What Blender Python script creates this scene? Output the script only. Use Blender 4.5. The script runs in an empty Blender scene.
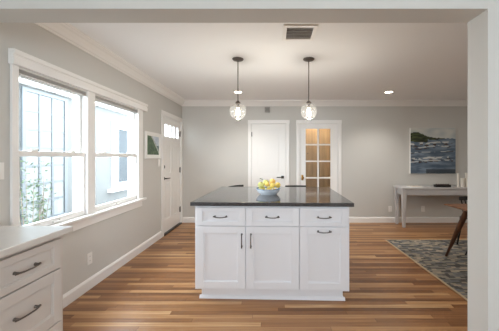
import bpy, bmesh, math, random
from mathutils import Vector, Matrix, noise as mnoise
random.seed(7)
C = bpy.context.scene.collection
SC = bpy.context.scene
PI = math.pi

# ------------------------------------------------------------------ camera
cam_d = bpy.data.cameras.new('camera')
cam_d.sensor_fit = 'HORIZONTAL'
cam_d.sensor_width = 36.0
cam_d.lens = 36.0 * 265 / 499
cam_d.shift_x = -23.5 / 499
cam_d.shift_y = -8.0 / 499
cam_d.clip_start = 0.05
cam = bpy.data.objects.new('camera', cam_d)
C.objects.link(cam)
cam.location = (0, 0, 1.327)
cam.rotation_euler = (PI / 2, 0, 0)
SC.camera = cam

# ------------------------------------------------------------------ world, lights, exposure
SC.view_settings.view_transform = 'Standard'
SC.view_settings.look = 'None'
SC.view_settings.gamma = 1.0
SC.view_settings.use_curve_mapping = False
SC.view_settings.exposure = 1.08
W = bpy.data.worlds.new('sky')
SC.world = W
W.use_nodes = True
bg = W.node_tree.nodes['Background']
bg.inputs['Color'].default_value = (0.80, 0.915, 1.0, 1)
bg.inputs['Strength'].default_value = 7.5
SC.cycles.max_bounces = 10
SC.cycles.diffuse_bounces = 6
SC.cycles.glossy_bounces = 4
SC.cycles.transparent_max_bounces = 12
SC.cycles.sample_clamp_indirect = 6
SC.cycles.caustics_reflective = False
SC.cycles.caustics_refractive = False


def area(name, loc, rot, sx, sy, power, col=(1, 1, 1), portal=False, shape='RECTANGLE'):
    d = bpy.data.lights.new(name, 'AREA')
    d.shape = shape
    d.size = sx
    if shape == 'RECTANGLE':
        d.size_y = sy
    d.energy = power
    d.color = col
    if portal:
        d.cycles.is_portal = True
    o = bpy.data.objects.new(name, d)
    C.objects.link(o)
    o.location = loc
    o.rotation_euler = rot
    return o


# daylight portals in the left window and the added kitchen opening
area('portal_left_window', (-2.0, 2.8, 1.36), (0, -PI / 2, 0), 1.2, 1.75, 1, portal=True)
area('portal_added_opening', (0.4, -2.63, 1.5), (PI / 2, 0, 0), 2.0, 1.2, 1, portal=True)
# unseen fill lights added at the ceiling of kitchen and dining side
area('kitchen_fill_light', (-0.4, -1.2, 2.44), (0, 0, 0), 0.6, 0.6, 3, (0.90, 0.96, 1.0), shape='DISK')
area('dining_fill_light', (3.3, 2.7, 2.44), (0, 0, 0), 0.5, 0.5, 8, (1.0, 0.92, 0.82), shape='DISK')

# ------------------------------------------------------------------ material helpers


def lin(c):
    r = []
    for v in c[:3]:
        v = v / 255.0
        r.append(v / 12.92 if v <= 0.04045 else ((v + 0.055) / 1.055) ** 2.4)
    return (*r, 1.0)


def mat(name, rgb, rough=0.5, metal=0.0, spec=0.5, bump=0.0, bscale=200.0, var=0.0, vscale=3.0, coat=0.0):
    m = bpy.data.materials.new(name)
    m.use_nodes = True
    nt = m.node_tree
    b = nt.nodes['Principled BSDF']
    b.inputs['Base Color'].default_value = lin(rgb)
    b.inputs['Roughness'].default_value = rough
    b.inputs['Metallic'].default_value = metal
    b.inputs['Specular IOR Level'].default_value = spec
    b.inputs['Coat Weight'].default_value = coat
    tc = nt.nodes.new('ShaderNodeTexCoord')
    if bump > 0:
        n = nt.nodes.new('ShaderNodeTexNoise')
        n.inputs['Scale'].default_value = bscale
        n.inputs['Detail'].default_value = 3
        nt.links.new(tc.outputs['Object'], n.inputs['Vector'])
        bp = nt.nodes.new('ShaderNodeBump')
        bp.inputs['Strength'].default_value = bump
        bp.inputs['Distance'].default_value = 0.002
        nt.links.new(n.outputs['Fac'], bp.inputs['Height'])
        nt.links.new(bp.outputs['Normal'], b.inputs['Normal'])
    if var > 0:
        n2 = nt.nodes.new('ShaderNodeTexNoise')
        n2.inputs['Scale'].default_value = vscale
        n2.inputs['Detail'].default_value = 4
        nt.links.new(tc.outputs['Object'], n2.inputs['Vector'])
        mx = nt.nodes.new('ShaderNodeMix')
        mx.data_type = 'RGBA'
        l = lin(rgb)
        mx.inputs[6].default_value = (l[0] * (1 - var), l[1] * (1 - var), l[2] * (1 - var), 1)
        mx.inputs[7].default_value = (min(1, l[0] * (1 + var)), min(1, l[1] * (1 + var)), min(1, l[2] * (1 + var)), 1)
        nt.links.new(n2.outputs['Fac'], mx.inputs[0])
        nt.links.new(mx.outputs[2], b.inputs['Base Color'])
    return m


def emis(name, rgb, s):
    m = bpy.data.materials.new(name)
    m.use_nodes = True
    nt = m.node_tree
    b = nt.nodes['Principled BSDF']
    b.inputs['Base Color'].default_value = lin(rgb)
    b.inputs['Emission Color'].default_value = lin(rgb)
    b.inputs['Emission Strength'].default_value = s
    return m


def glass(name, tint=(1, 1, 1), ior=1.35, gmul=1.0, seed=0.0):
    """thin clear glass: a see-through sheet with Fresnel reflection"""
    m = bpy.data.materials.new(name)
    m.use_nodes = True
    nt = m.node_tree
    nt.nodes.clear()
    out = nt.nodes.new('ShaderNodeOutputMaterial')
    tr = nt.nodes.new('ShaderNodeBsdfTransparent')
    tr.inputs[0].default_value = (*tint, 1)
    gl = nt.nodes.new('ShaderNodeBsdfGlossy')
    gl.inputs['Roughness'].default_value = 0.02
    lw_ = nt.nodes.new('ShaderNodeLayerWeight')
    lw_.inputs['Blend'].default_value = 0.5
    pw_ = nt.nodes.new('ShaderNodeMath')
    pw_.operation = 'POWER'
    pw_.inputs[1].default_value = 5.0
    mu = nt.nodes.new('ShaderNodeMath')
    mu.operation = 'MULTIPLY_ADD'
    f0 = ((ior - 1) / (ior + 1)) ** 2 * gmul
    mu.inputs[1].default_value = 1.0 - f0
    mu.inputs[2].default_value = f0
    mx = nt.nodes.new('ShaderNodeMixShader')
    nt.links.new(lw_.outputs['Facing'], pw_.inputs[0])
    nt.links.new(pw_.outputs[0], mu.inputs[0])
    nt.links.new(mu.outputs[0], mx.inputs[0])
    nt.links.new(tr.outputs[0], mx.inputs[1])
    nt.links.new(gl.outputs[0], mx.inputs[2])
    last = mx
    if seed > 0:      # white translucence put in as glare haze around the bulb
        tl = nt.nodes.new('ShaderNodeBsdfTranslucent')
        tl.inputs[0].default_value = (1, 1, 1, 1)
        m2 = nt.nodes.new('ShaderNodeMixShader')
        m2.inputs[0].default_value = seed
        nt.links.new(mx.outputs[0], m2.inputs[1])
        nt.links.new(tl.outputs[0], m2.inputs[2])
        last = m2
    nt.links.new(last.outputs[0], out.inputs[0])
    return m


def vcol(name, rough=0.6, bump=0.0, bscale=300):
    m = mat(name, (128, 128, 128), rough, bump=bump, bscale=bscale)
    nt = m.node_tree
    a = nt.nodes.new('ShaderNodeAttribute')
    a.attribute_name = 'paint'
    nt.links.new(a.outputs['Color'], nt.nodes['Principled BSDF'].inputs['Base Color'])
    return m


def wood_mat(name, dark, light, scale=(3, 30, 30), rough=0.4):
    m = mat(name, light, rough)
    nt = m.node_tree
    b = nt.nodes['Principled BSDF']
    tc = nt.nodes.new('ShaderNodeTexCoord')
    mp = nt.nodes.new('ShaderNodeMapping')
    mp.inputs['Scale'].default_value = scale
    n = nt.nodes.new('ShaderNodeTexNoise')
    n.inputs['Scale'].default_value = 1.0
    n.inputs['Detail'].default_value = 6
    n.inputs['Distortion'].default_value = 0.6
    cr = nt.nodes.new('ShaderNodeValToRGB')
    cr.color_ramp.elements[0].position = 0.3
    cr.color_ramp.elements[1].position = 0.7
    cr.color_ramp.elements[0].color = lin(dark)
    cr.color_ramp.elements[1].color = lin(light)
    nt.links.new(tc.outputs['Object'], mp.inputs['Vector'])
    nt.links.new(mp.outputs[0], n.inputs['Vector'])
    nt.links.new(n.outputs['Fac'], cr.inputs[0])
    nt.links.new(cr.outputs[0], b.inputs['Base Color'])
    return m


def floor_mat():
    m = mat('oak_strip_floor', (170, 125, 85), 0.3)
    nt = m.node_tree
    b = nt.nodes['Principled BSDF']
    L = nt.links.new

    def mth(op, a, bb=None):
        n = nt.nodes.new('ShaderNodeMath')
        n.operation = op
        for i, v in enumerate((a, bb)):
            if v is None:
                continue
            if isinstance(v, (int, float)):
                n.inputs[i].default_value = v
            else:
                L(v, n.inputs[i])
        return n.outputs[0]
    tc = nt.nodes.new('ShaderNodeTexCoord')
    sp = nt.nodes.new('ShaderNodeSeparateXYZ')
    L(tc.outputs['Object'], sp.inputs[0])
    x, y = sp.outputs[0], sp.outputs[1]
    row = mth('FLOOR', mth('DIVIDE', y, 0.052))
    wn = nt.nodes.new('ShaderNodeTexWhiteNoise')
    wn.noise_dimensions = '1D'
    L(row, wn.inputs['W'])
    xo = mth('ADD', mth('DIVIDE', x, 1.5), mth('MULTIPLY', wn.outputs['Value'], 7.3))
    plank = mth('FLOOR', xo)
    cx = nt.nodes.new('ShaderNodeCombineXYZ')
    L(row, cx.inputs[0])
    L(plank, cx.inputs[1])
    wn2 = nt.nodes.new('ShaderNodeTexWhiteNoise')
    wn2.noise_dimensions = '2D'
    L(cx.outputs[0], wn2.inputs['Vector'])
    # grain
    mp = nt.nodes.new('ShaderNodeCombineXYZ')
    L(mth('ADD', mth('MULTIPLY', x, 2.2), mth('MULTIPLY', wn2.outputs['Value'], 40)), mp.inputs[0])
    L(mth('MULTIPLY', y, 55), mp.inputs[1])
    L(mth('MULTIPLY', wn2.outputs['Value'], 20), mp.inputs[2])
    gn = nt.nodes.new('ShaderNodeTexNoise')
    gn.inputs['Scale'].default_value = 1.0
    gn.inputs['Detail'].default_value = 5
    gn.inputs['Distortion'].default_value = 0.8
    L(mp.outputs[0], gn.inputs['Vector'])
    fac = mth('ADD', mth('MULTIPLY', wn2.outputs['Value'], 0.60), mth('MULTIPLY', gn.outputs['Fac'], 0.50))
    cr = nt.nodes.new('ShaderNodeValToRGB')
    e = cr.color_ramp.elements
    e[0].position = 0.08
    e[0].color = lin((92, 59, 35))
    e[1].position = 0.98
    e[1].color = lin((208, 171, 126))
    for p, c in ((0.32, (126, 84, 51)), (0.58, (156, 110, 70)), (0.80, (180, 136, 91))):
        k = e.new(p)
        k.color = lin(c)
    L(fac, cr.inputs[0])
    # seams
    fy = mth('FRACT', mth('DIVIDE', y, 0.052))
    fx = mth('FRACT', xo)
    seam = mth('MAXIMUM', mth('LESS_THAN', fy, 0.03), mth('LESS_THAN', fx, 0.002))
    mx = nt.nodes.new('ShaderNodeMix')
    mx.data_type = 'RGBA'
    mx.inputs[7].default_value = lin((80, 46, 26))
    L(mth('MULTIPLY', seam, 0.65), mx.inputs[0])
    L(cr.outputs[0], mx.inputs[6])
    L(mx.outputs[2], b.inputs['Base Color'])
    b.inputs['Roughness'].default_value = 0.33
    b.inputs['Specular IOR Level'].default_value = 0.45
    return m


def granite_mat():
    m = mat('charcoal_granite', (52, 50, 50), 0.09, spec=0.6)
    nt = m.node_tree
    b = nt.nodes['Principled BSDF']
    tc = nt.nodes.new('ShaderNodeTexCoord')
    n = nt.nodes.new('ShaderNodeTexVoronoi')
    n.inputs['Scale'].default_value = 160
    n2 = nt.nodes.new('ShaderNodeTexNoise')
    n2.inputs['Scale'].default_value = 60
    nt.links.new(tc.outputs['Object'], n.inputs['Vector'])
    nt.links.new(tc.outputs['Object'], n2.inputs['Vector'])
    cr = nt.nodes.new('ShaderNodeValToRGB')
    cr.color_ramp.elements[0].color = lin((50, 49, 51))
    cr.color_ramp.elements[1].color = lin((112, 110, 110))
    mt = nt.nodes.new('ShaderNodeMath')
    mt.operation = 'MULTIPLY'
    nt.links.new(n.outputs['Color'], mt.inputs[0])
    nt.links.new(n2.outputs['Fac'], mt.inputs[1])
    nt.links.new(mt.outputs[0], cr.inputs[0])
    nt.links.new(cr.outputs[0], b.inputs['Base Color'])
    return m


M = dict(
    wall=mat('greige_wall_paint', (200, 198, 193), 0.75, bump=0.08, bscale=350, var=0.02),
    ceil=mat('ceiling_paint', (236, 236, 236), 0.85, bump=0.06, bscale=300),
    white=mat('white_trim_paint', (236, 234, 231), 0.35, var=0.01),
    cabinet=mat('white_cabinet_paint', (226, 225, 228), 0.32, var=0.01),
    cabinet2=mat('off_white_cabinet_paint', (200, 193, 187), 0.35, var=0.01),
    floor=floor_mat(),
    granite=granite_mat(),
    quartz=mat('white_quartz', (208, 203, 197), 0.18, var=0.03, vscale=14),
    bronze=mat('dark_bronze', (96, 88, 82), 0.35, metal=0.6, var=0.1, vscale=40),
    pewter=mat('pewter', (112, 108, 108), 0.25, metal=1.0, var=0.1, vscale=40),
    black=mat('black_metal', (22, 21, 21), 0.35, metal=0.4, var=0.1, vscale=30),
    blackwood=mat('black_painted_wood', (20, 19, 19), 0.4, bump=0.1, bscale=120, var=0.1),
    brass=mat('brass', (170, 130, 70), 0.3, metal=1.0, var=0.05),
    plastic=mat('white_plastic', (232, 230, 226), 0.4, var=0.01),
    plastic_dark=mat('outlet_slot', (90, 88, 85), 0.5, var=0.02),
    glass=glass('window_glass'),
    globe=glass('globe_glass', (0.97, 0.97, 0.96), 1.5, 2.0, 0.022),
    walnut=wood_mat('walnut', (84, 53, 33), (140, 94, 60), (2.5, 26, 26)),
    walnut_leg=wood_mat('walnut_leg', (66, 41, 28), (100, 64, 42), (20, 20, 3)),
    closet=wood_mat('tan_wood_panelling', (138, 116, 88), (178, 152, 118), (14, 14, 1.2)),
    console=mat('pale_grey_paint', (196, 194, 194), 0.45, var=0.03, vscale=8),
    siding=mat('pale_blue_stucco', (90, 92, 91), 0.85, bump=0.3, bscale=60, var=0.02),
    ground=mat('pale_concrete', (106, 106, 104), 0.9, bump=0.3, bscale=30, var=0.06),
    ventback=mat('vent_shadow_grey', (134, 130, 124), 0.7, var=0.03),
    shade=mat('grey_shade_fabric', (206, 204, 201), 0.8, bump=0.1, bscale=90),
    vent=mat('vent_grey', (150, 146, 140), 0.5, var=0.03),
    ceramic=mat('glazed_ceramic', (222, 228, 235), 0.2, var=0.05, vscale=12),
    ceramic_blue=mat('blue_glaze', (120, 140, 168), 0.2, var=0.08, vscale=25),
    tray=mat('dark_slate_tray', (48, 48, 52), 0.2, var=0.1, vscale=30),
    lemon=mat('lemon_skin', (224, 196, 98), 0.42, bump=0.3, bscale=160, var=0.07, vscale=14),
    lime=mat('pale_green_skin', (204, 202, 124), 0.4, bump=0.15, bscale=140, var=0.12, vscale=16),
    orange=mat('orange_yellow_skin', (228, 190, 106), 0.45, bump=0.3, bscale=170, var=0.06, vscale=14),
    leaf=mat('leaf_green', (104, 120, 94), 0.5, var=0.3, vscale=9),
    twig=mat('twig_brown', (120, 104, 88), 0.8, var=0.2, vscale=30),
    candle=mat('white_wax', (226, 218, 206), 0.5, var=0.02),
    bulb=emis('warm_bulb', (255, 236, 208), 16.0),
    can=emis('recessed_lamp', (255, 240, 215), 9.0),
    far_pane=mat('painted_reflection_pane', (122, 125, 126), 0.5, spec=0.2, var=0.3, vscale=2.2),  # pale mottled colour stands in for sky reflected in the glass
    dark_pane=mat('grey_blue_pane', (52, 58, 62), 0.6, spec=0.15, var=0.2, vscale=3),  # plain grey-blue pane colour, mottled at random
    farframe=mat('pale_blue_grey_frame', (86, 91, 94), 0.6, var=0.02),
    paint=vcol('oil_paint', 0.55, 0.2, 200),
    print=vcol('photo_print', 0.4),
    rugm=vcol('woven_wool', 0.95, 0.5, 500),
    rugedge=mat('rug_binding', (190, 170, 142), 0.95, bump=0.4, bscale=400),
    paper=mat('mat_board', (238, 237, 233), 0.8, var=0.01),
    coat=mat('dark_cloth', (40, 38, 40), 0.9, bump=0.3, bscale=60, var=0.1),
)

# ------------------------------------------------------------------ geometry helpers


def nb():
    return bmesh.new()


def box(bm, x0, x1, y0, y1, z0, z1, bev=0.0, seg=2):
    x0, x1 = min(x0, x1), max(x0, x1)
    y0, y1 = min(y0, y1), max(y0, y1)
    z0, z1 = min(z0, z1), max(z0, z1)
    vs = [bm.verts.new(p) for p in ((x0, y0, z0), (x1, y0, z0), (x1, y1, z0), (x0, y1, z0),
                                    (x0, y0, z1), (x1, y0, z1), (x1, y1, z1), (x0, y1, z1))]
    fs = [bm.faces.new([vs[i] for i in q]) for q in
          ((3, 2, 1, 0), (4, 5, 6, 7), (0, 1, 5, 4), (1, 2, 6, 5), (2, 3, 7, 6), (3, 0, 4, 7))]
    if bev > 0:
        es = set()
        for f in fs:
            es.update(f.edges)
        bmesh.ops.bevel(bm, geom=list(es), offset=bev, segments=seg, affect='EDGES', profile=0.5)
    return bm


def B(*a, **k):
    return box(nb(), *a, **k)


def tube(bm, pts, rad, seg=10, cap=True):
    pts = [Vector(p) for p in pts]
    n = len(pts)
    if not isinstance(rad, (list, tuple)):
        rad = [rad] * n
    rings = []
    up = Vector((0, 0, 1))
    t0 = (pts[1] - pts[0]).normalized()
    ref = up if abs(t0.dot(up)) < 0.9 else Vector((1, 0, 0))
    nx = t0.cross(ref).normalized()
    for i in range(n):
        t = (pts[min(i + 1, n - 1)] - pts[max(i - 1, 0)]).normalized()
        nx = (nx - t * nx.dot(t)).normalized()
        ny = t.cross(nx)
        rings.append([bm.verts.new(pts[i] + (nx * math.cos(a) + ny * math.sin(a)) * rad[i])
                      for a in [2 * PI * k / seg for k in range(seg)]])
    for i in range(n - 1):
        for k in range(seg):
            bm.faces.new((rings[i][k], rings[i][(k + 1) % seg], rings[i + 1][(k + 1) % seg], rings[i + 1][k]))
    if cap:
        bm.faces.new(rings[0][::-1])
        bm.faces.new(rings[-1])
    return bm


def lathe(bm, prof, c=(0, 0, 0), seg=28, axis='Z'):
    """prof: list of (r, h). r = 0 ends are closed to a point."""
    def P(r, h, a):
        if axis == 'Z':
            v = (r * math.cos(a), r * math.sin(a), h)
        elif axis == 'Y':
            v = (r * math.cos(a), h, -r * math.sin(a))
        else:
            v = (h, r * math.cos(a), r * math.sin(a))
        return (v[0] + c[0], v[1] + c[1], v[2] + c[2])
    rings = []
    for r, h in prof:
        if r <= 1e-6:
            rings.append([bm.verts.new(P(0, h, 0))])
        else:
            rings.append([bm.verts.new(P(r, h, 2 * PI * k / seg)) for k in range(seg)])
    for a, b in zip(rings, rings[1:]):
        for k in range(seg):
            k2 = (k + 1) % seg
            if len(a) == 1 and len(b) == 1:
                continue
            if len(a) == 1:
                bm.faces.new((a[0], b[k2], b[k]))
            elif len(b) == 1:
                bm.faces.new((a[k], a[k2], b[0]))
            else:
                bm.faces.new((a[k], a[k2], b[k2], b[k]))
    return bm


def flat(bm, z):
    """cut a splayed foot level with what it stands on"""
    for v in bm.verts:
        v.co.z = max(v.co.z, z)
    return bm


def prism(bm, prof, axis, a0, a1):
    """extrude a 2-D outline along x ('X': prof=(y,z)), or y ('Y': prof=(x,z)), or z ('Z': prof=(x,y))"""
    def P(p, t):
        return {'X': (t, p[0], p[1]), 'Y': (p[0], t, p[1]), 'Z': (p[0], p[1], t)}[axis]
    A = [bm.verts.new(P(p, a0)) for p in prof]
    Bv = [bm.verts.new(P(p, a1)) for p in prof]
    n = len(prof)
    for i in range(n):
        bm.faces.new((A[i], A[(i + 1) % n], Bv[(i + 1) % n], Bv[i]))
    bm.faces.new(A[::-1])
    bm.faces.new(Bv)
    return bm


def link(name, bm, m, parent=None, world=True, smooth=False):
    """ONE mesh object; with world=True the coordinates are world ones and the (unrotated) parent's place is taken off"""
    if parent is not None and world:
        off = Vector(parent.location)
        p = parent.parent
        while p is not None:
            off += Vector(p.location)
            p = p.parent
        bmesh.ops.translate(bm, verts=bm.verts, vec=-off)
    bmesh.ops.recalc_face_normals(bm, faces=bm.faces)
    me = bpy.data.meshes.new(name)
    bm.to_mesh(me)
    bm.free()
    if smooth:
        for p in me.polygons:
            p.use_smooth = True
        me.set_sharp_from_angle(angle=math.radians(42))
    me.materials.append(m)
    o = bpy.data.objects.new(name, me)
    C.objects.link(o)
    if parent is not None:
        o.parent = parent
    return o


def tag(o, label, cat, group=None):
    o['label'] = label
    o['category'] = cat
    if group:
        o['group'] = group
    return o


def thing(name, label, cat, loc=(0, 0, 0), rz=0.0, group=None):
    o = bpy.data.objects.new(name, None)
    o.empty_display_size = 0.1
    C.objects.link(o)
    o.location = loc
    o.rotation_euler = (0, 0, rz)
    return tag(o, label, cat, group)


def struct(name, bm, m, smooth=False):
    o = link(name, bm, m, None, smooth=smooth)
    o['kind'] = 'structure'
    return o


def sroot(name, loc=(0, 0, 0)):
    o = bpy.data.objects.new(name, None)
    o.empty_display_size = 0.1
    C.objects.link(o)
    o.location = loc
    o['kind'] = 'structure'
    return o


def copy_tree(o, parent=None):
    c = o.copy()
    C.objects.link(c)
    if parent is not None:
        c.parent = parent
    for ch in [k for k in bpy.data.objects if k.parent == o]:
        copy_tree(ch, c)
    return c


# ================================================================== THE SETTING
XL, XR, YB, ZC = -1.857, 4.7, 5.41, 2.48
T = 0.14
# floor / ceiling
struct('floor', B(XL - T, XR + T, -2.75, YB + 0.14, -0.06, 0.0), M['floor'])
struct('floor_hall', B(-0.3, 2.2, YB + 0.14, 7.0, -0.06, 0.0), M['floor'])
struct('ceiling', B(XL - T, XR + T, 1.50, 7.0, ZC, ZC + 0.08), M['ceil'])
struct('ceiling_kitchen', B(XL - T, XR + T, -2.75, 1.50, ZC, ZC + 0.08), M['ceil'])

# left wall with a window opening and a front-door opening
WY0, WY1, WZ0, WZ1 = 1.90, 3.66, 0.73, 2.02       # window hole
DY0, DY1, DZ = 4.475, 5.345, 2.04                # door hole
b = nb()
box(b, XL - T, XL, -2.75, WY0, 0, ZC)
box(b, XL - T, XL, WY0, WY1, 0, WZ0)
box(b, XL - T, XL, WY0, WY1, WZ1, ZC)
box(b, XL - T, XL, WY1, DY0, 0, ZC)
box(b, XL - T, XL, DY0, DY1, DZ, ZC)
box(b, XL - T, XL, DY1, YB, 0, ZC)
struct('wall_left', b, M['wall'])

# back wall with a closet-door opening and a glazed-door opening
CX0, CX1 = -0.438, 0.262
FX0, FX1 = 0.545, 1.330
b = nb()
y0, y1 = YB, YB + T
box(b, XL - T, CX0, y0, y1, 0, ZC)
box(b, CX0, CX1, y0, y1, 2.025, ZC)
box(b, CX1, FX0, y0, y1, 0, ZC)
box(b, FX0, FX1, y0, y1, 2.025, ZC)
box(b, FX1, XR + T, y0, y1, 0, ZC)
struct('wall_back', b, M['wall'])

# right wall of the dining side, with out of frame
b = B(XR, XR + T, 1.58, YB, 0, ZC)
struct('wall_right', b, M['wall'])

# wall between kitchen and living room: header and right-hand pier
b = nb()
box(b, XL, 1.160, 1.43, 1.58, 2.13, ZC)
box(b, 1.160, XR, 1.43, 1.58, 0, ZC)
struct('wall_opening', b, M['wall'])

# kitchen shell behind the camera; rear opening added to light the island front
b = nb()
box(b, XL - T, -0.6, -2.75, -2.61, 0, ZC)
box(b, -0.6, 1.4, -2.75, -2.61, 0, 0.9)
box(b, -0.6, 1.4, -2.75, -2.61, 2.1, ZC)
box(b, 1.4, 2.6, -2.75, -2.61, 0, ZC)
struct('wall_kitchen_rear', b, M['wall'])
struct('wall_kitchen_right', B(2.46, 2.6, -2.61, 1.43, 0, ZC), M['wall'])

# little hall behind the glazed door
b = nb()
box(b, -0.3, -0.2, YB + T, 7.0, 0, ZC)
box(b, 2.1, 2.2, YB + T, 7.0, 0, ZC)
box(b, -0.2, 2.1, 6.9, 7.0, 0, ZC)
struct('wall_hall', b, M['wall'])

# crown mouldings
CP = [(0, 2.372), (0.012, 2.372), (0.018, 2.384), (0.030, 2.390), (0.045, 2.412), (0.070, 2.440),
      (0.088, 2.450), (0.094, 2.458), (0.104, 2.462), (0.108, ZC), (0, ZC)]
struct('trim_crown_left', prism(nb(), [(XL + p, z) for p, z in CP], 'Y', 1.58, YB - 0.0), M['white'], smooth=False)
struct('trim_crown_back', prism(nb(), [(YB - p, z) for p, z in CP], 'X', XL, XR), M['white'])
struct('trim_crown_right', prism(nb(), [(XR - p, z) for p, z in CP], 'Y', 1.58, YB), M['white'])

# baseboards
BP = [(0, 0), (0.016, 0), (0.016, 0.088), (0.012, 0.098), (0.007, 0.106), (0, 0.112)]
struct('baseboard_left', prism(nb(), [(XL + p, z) for p, z in BP], 'Y', 1.595, 4.395), M['white'])
b = nb()
for a0, a1 in ((XL, -0.512), (0.337, 0.47), (1.405, XR)):
    prism(b, [(YB - p, z) for p, z in BP], 'X', a0, a1)
struct('baseboard_back', b, M['white'])
struct('baseboard_right', prism(nb(), [(XR - p, z) for p, z in BP], 'Y', 1.58, YB), M['white'])

# ---- window unit in the left wall: casing, head board, stool and apron
b = nb()
xi = XL + 0.020
box(b, XL, xi, 1.868, 1.918, 0.76, 1.988, bev=0.003)
box(b, XL, xi, 3.62, 3.745, 0.76, 1.988, bev=0.003)
box(b, XL - 0.03, xi, 2.628, 2.742, 0.76, 1.988, bev=0.003)
struct('trim_window_casing', b, M['white'])
b = nb()
HP = [(0, 1.988), (0.030, 1.988), (0.036, 1.992), (0.040, 2.000), (0.042, 2.040), (0.034, 2.046), (0.034, 2.056), (0.044, 2.062),
      (0.048, 2.072), (0.048, 2.088), (0.043, 2.094), (0, 2.096)]
prism(b, [(XL + p, z) for p, z in HP], 'Y', 1.858, 3.84)
struct('trim_window_head', b, M['white'])
b = nb()
box(b, XL - 0.10, XL + 0.062, 1.83, 3.775, 0.732, 0.760, bev=0.006)
box(b, XL, XL + 0.018, 1.855, 3.73, 0.645, 0.732, bev=0.004)
struct('trim_window_stool', b, M['white'])


def double_hung(name, ya, yb):
    r = sroot(name, (XL - 0.07, (ya + yb) / 2, 0.76))
    b = nb()   # jamb liner
    box(b, XL - T, XL - 0.0, ya, ya + 0.018, 0.76, 2.02)
    box(b, XL - T, XL - 0.0, yb - 0.018, yb, 0.76, 2.02)
    box(b, XL - T, XL - 0.0, ya + 0.018, yb - 0.018, 1.985, 2.02)
    link('frame', b, M['white'], r)
    a, c = ya + 0.018, yb - 0.018
    for nm, xo, z0, z1, bot, top in (('upper_sash', XL - 0.062, 1.335, 1.985, 0.036, 0.05),
                                     ('lower_sash', XL - 0.022, 0.762, 1.376, 0.05, 0.042)):
        b = nb()
        w = 0.032
        box(b, xo - 0.016, xo + 0.016, a, a + w, z0, z1, bev=0.003)
        box(b, xo - 0.016, xo + 0.016, c - w, c, z0, z1, bev=0.003)
        box(b, xo - 0.016, xo + 0.016, a + w, c - w, z0, z0 + bot, bev=0.003)
        box(b, xo - 0.016, xo + 0.016, a + w, c - w, z1 - top, z1, bev=0.003)
        s = link(nm, b, M['white'], r)
        link('pane', B(xo - 0.003, xo + 0.003, a + w, c - w, z0 + bot, z1 - top), M['glass'], s)
    for k in (0.22, 0.78):
        yy = a + (c - a) * k
        b = nb()
        box(b, XL - 0.036, XL - 0.008, yy - 0.028, yy + 0.028, 1.376, 1.386, bev=0.002)
        tube(b, [(XL - 0.024, yy - 0.02, 1.391), (XL - 0.020, yy + 0.012, 1.391), (XL - 0.006, yy + 0.03, 1.391)], 0.005, 6)
        link('sash_lock', b, M['plastic'], r)
    b = nb()
    for dy in (-0.035, 0.035):
        box(b, XL - 0.006, XL + 0.006, (a + c) / 2 + dy - 0.006, (a + c) / 2 + dy + 0.006, 0.772, 0.790)
    box(b, XL + 0.006, XL + 0.012, (a + c) / 2 - 0.045, (a + c) / 2 + 0.045, 0.776, 0.786, bev=0.002)
    link('sash_lift', b, M['white'], r)
    return r


double_hung('window_1', 1.90, 2.655)
double_hung('window_2', 2.715, 3.66)


def shade(ya, yb, label):
    t = thing('window_shade', label, 'window shade', (XL - 0.02, (ya + yb) / 2, 1.93), group='raised shades in the window')
    link('headrail', B(XL - 0.010, XL + 0.016, ya, yb, 1.968, 1.987, bev=0.003), M['shade'], t)
    b = nb()
    for k in range(4):
        z = 1.942 + k * 0.0064
        prism(b, [(XL - 0.008, z + 0.0032), (XL + 0.003, z), (XL + 0.014, z + 0.0032), (XL + 0.003, z + 0.0064)], 'Y', ya + 0.004, yb - 0.004)
    link('pleated_stack', b, M['shade'], t)
    link('bottom_rail', B(XL - 0.008, XL + 0.014, ya + 0.002, yb - 0.002, 1.930, 1.942, bev=0.003), M['shade'], t)


shade(1.922, 2.624, 'grey pleated shade raised to the top of the nearer window, with the bush behind it')
shade(2.746, 3.616, 'grey pleated shade raised to the top of the farther window, nearer the framed picture')

# ---- front door in the left wall
b = nb()
xi = XL + 0.018
box(b, XL, xi, 4.398, 4.480, 0, 2.045, bev=0.003)
box(b, XL, xi, 5.340, 5.405, 0, 2.045, bev=0.003)
box(b, XL, xi + 0.004, 4.392, 5.408, 2.040, 2.115, bev=0.003)
box(b, XL - T, XL, 4.475, 4.487, 0.0, 2.04)
box(b, XL - T, XL, 5.333, 5.345, 0.0, 2.04)
box(b, XL - T, XL, 4.487, 5.333, 2.028, 2.04)
struct('trim_front_door', b, M['white'])
struct('trim_threshold', B(XL - T, XL + 0.03, 4.489, 5.331, 0.0, 0.022, bev=0.004), M['black'])
d1 = sroot('door_1', (XL - 0.03, 4.91, 0.024))
dx0, dx1 = XL - 0.058, XL - 0.014     # leaf thickness
ya, yb = 4.490, 5.330
lz0, lz1 = 1.695, 1.915
b = nb()
core0, core1 = dx0 + 0.008, dx1 - 0.010
st = 0.095
for (a, c, z0, z1) in ((ya, ya + st, 0.026, 2.026), (yb - st, yb, 0.026, 2.026),
                       (ya + st, yb - st, 0.026, 0.25), (ya + st, yb - st, 0.92, 1.05),
                       (ya + st, yb - st, 1.56, 1.695), (ya + st, yb - st, 1.915, 2.026),
                       (4.862, 4.958, 0.25, 0.92), (4.862, 4.958, 1.05, 1.56)):
    box(b, dx0, dx1, a, c, z0, z1)
link('slab', b, M['white'], d1)
for (a, c, z0, z1) in ((ya + st, 4.862, 0.25, 0.92), (4.958, yb - st, 0.25, 0.92),
                       (ya + st, 4.862, 1.05, 1.56), (4.958, yb - st, 1.05, 1.56)):
    b = B(core0, core1, a, c, z0, z1)
    box(b, core1, core1 + 0.006, a + 0.035, c - 0.035, z0 + 0.035, z1 - 0.035, bev=0.004)
    link('panel', b, M['white'], d1)
ga, gb = ya + st, yb - st
gbw = 0.06
lw = (gb - ga - 3 * gbw) / 4
b = nb()
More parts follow.
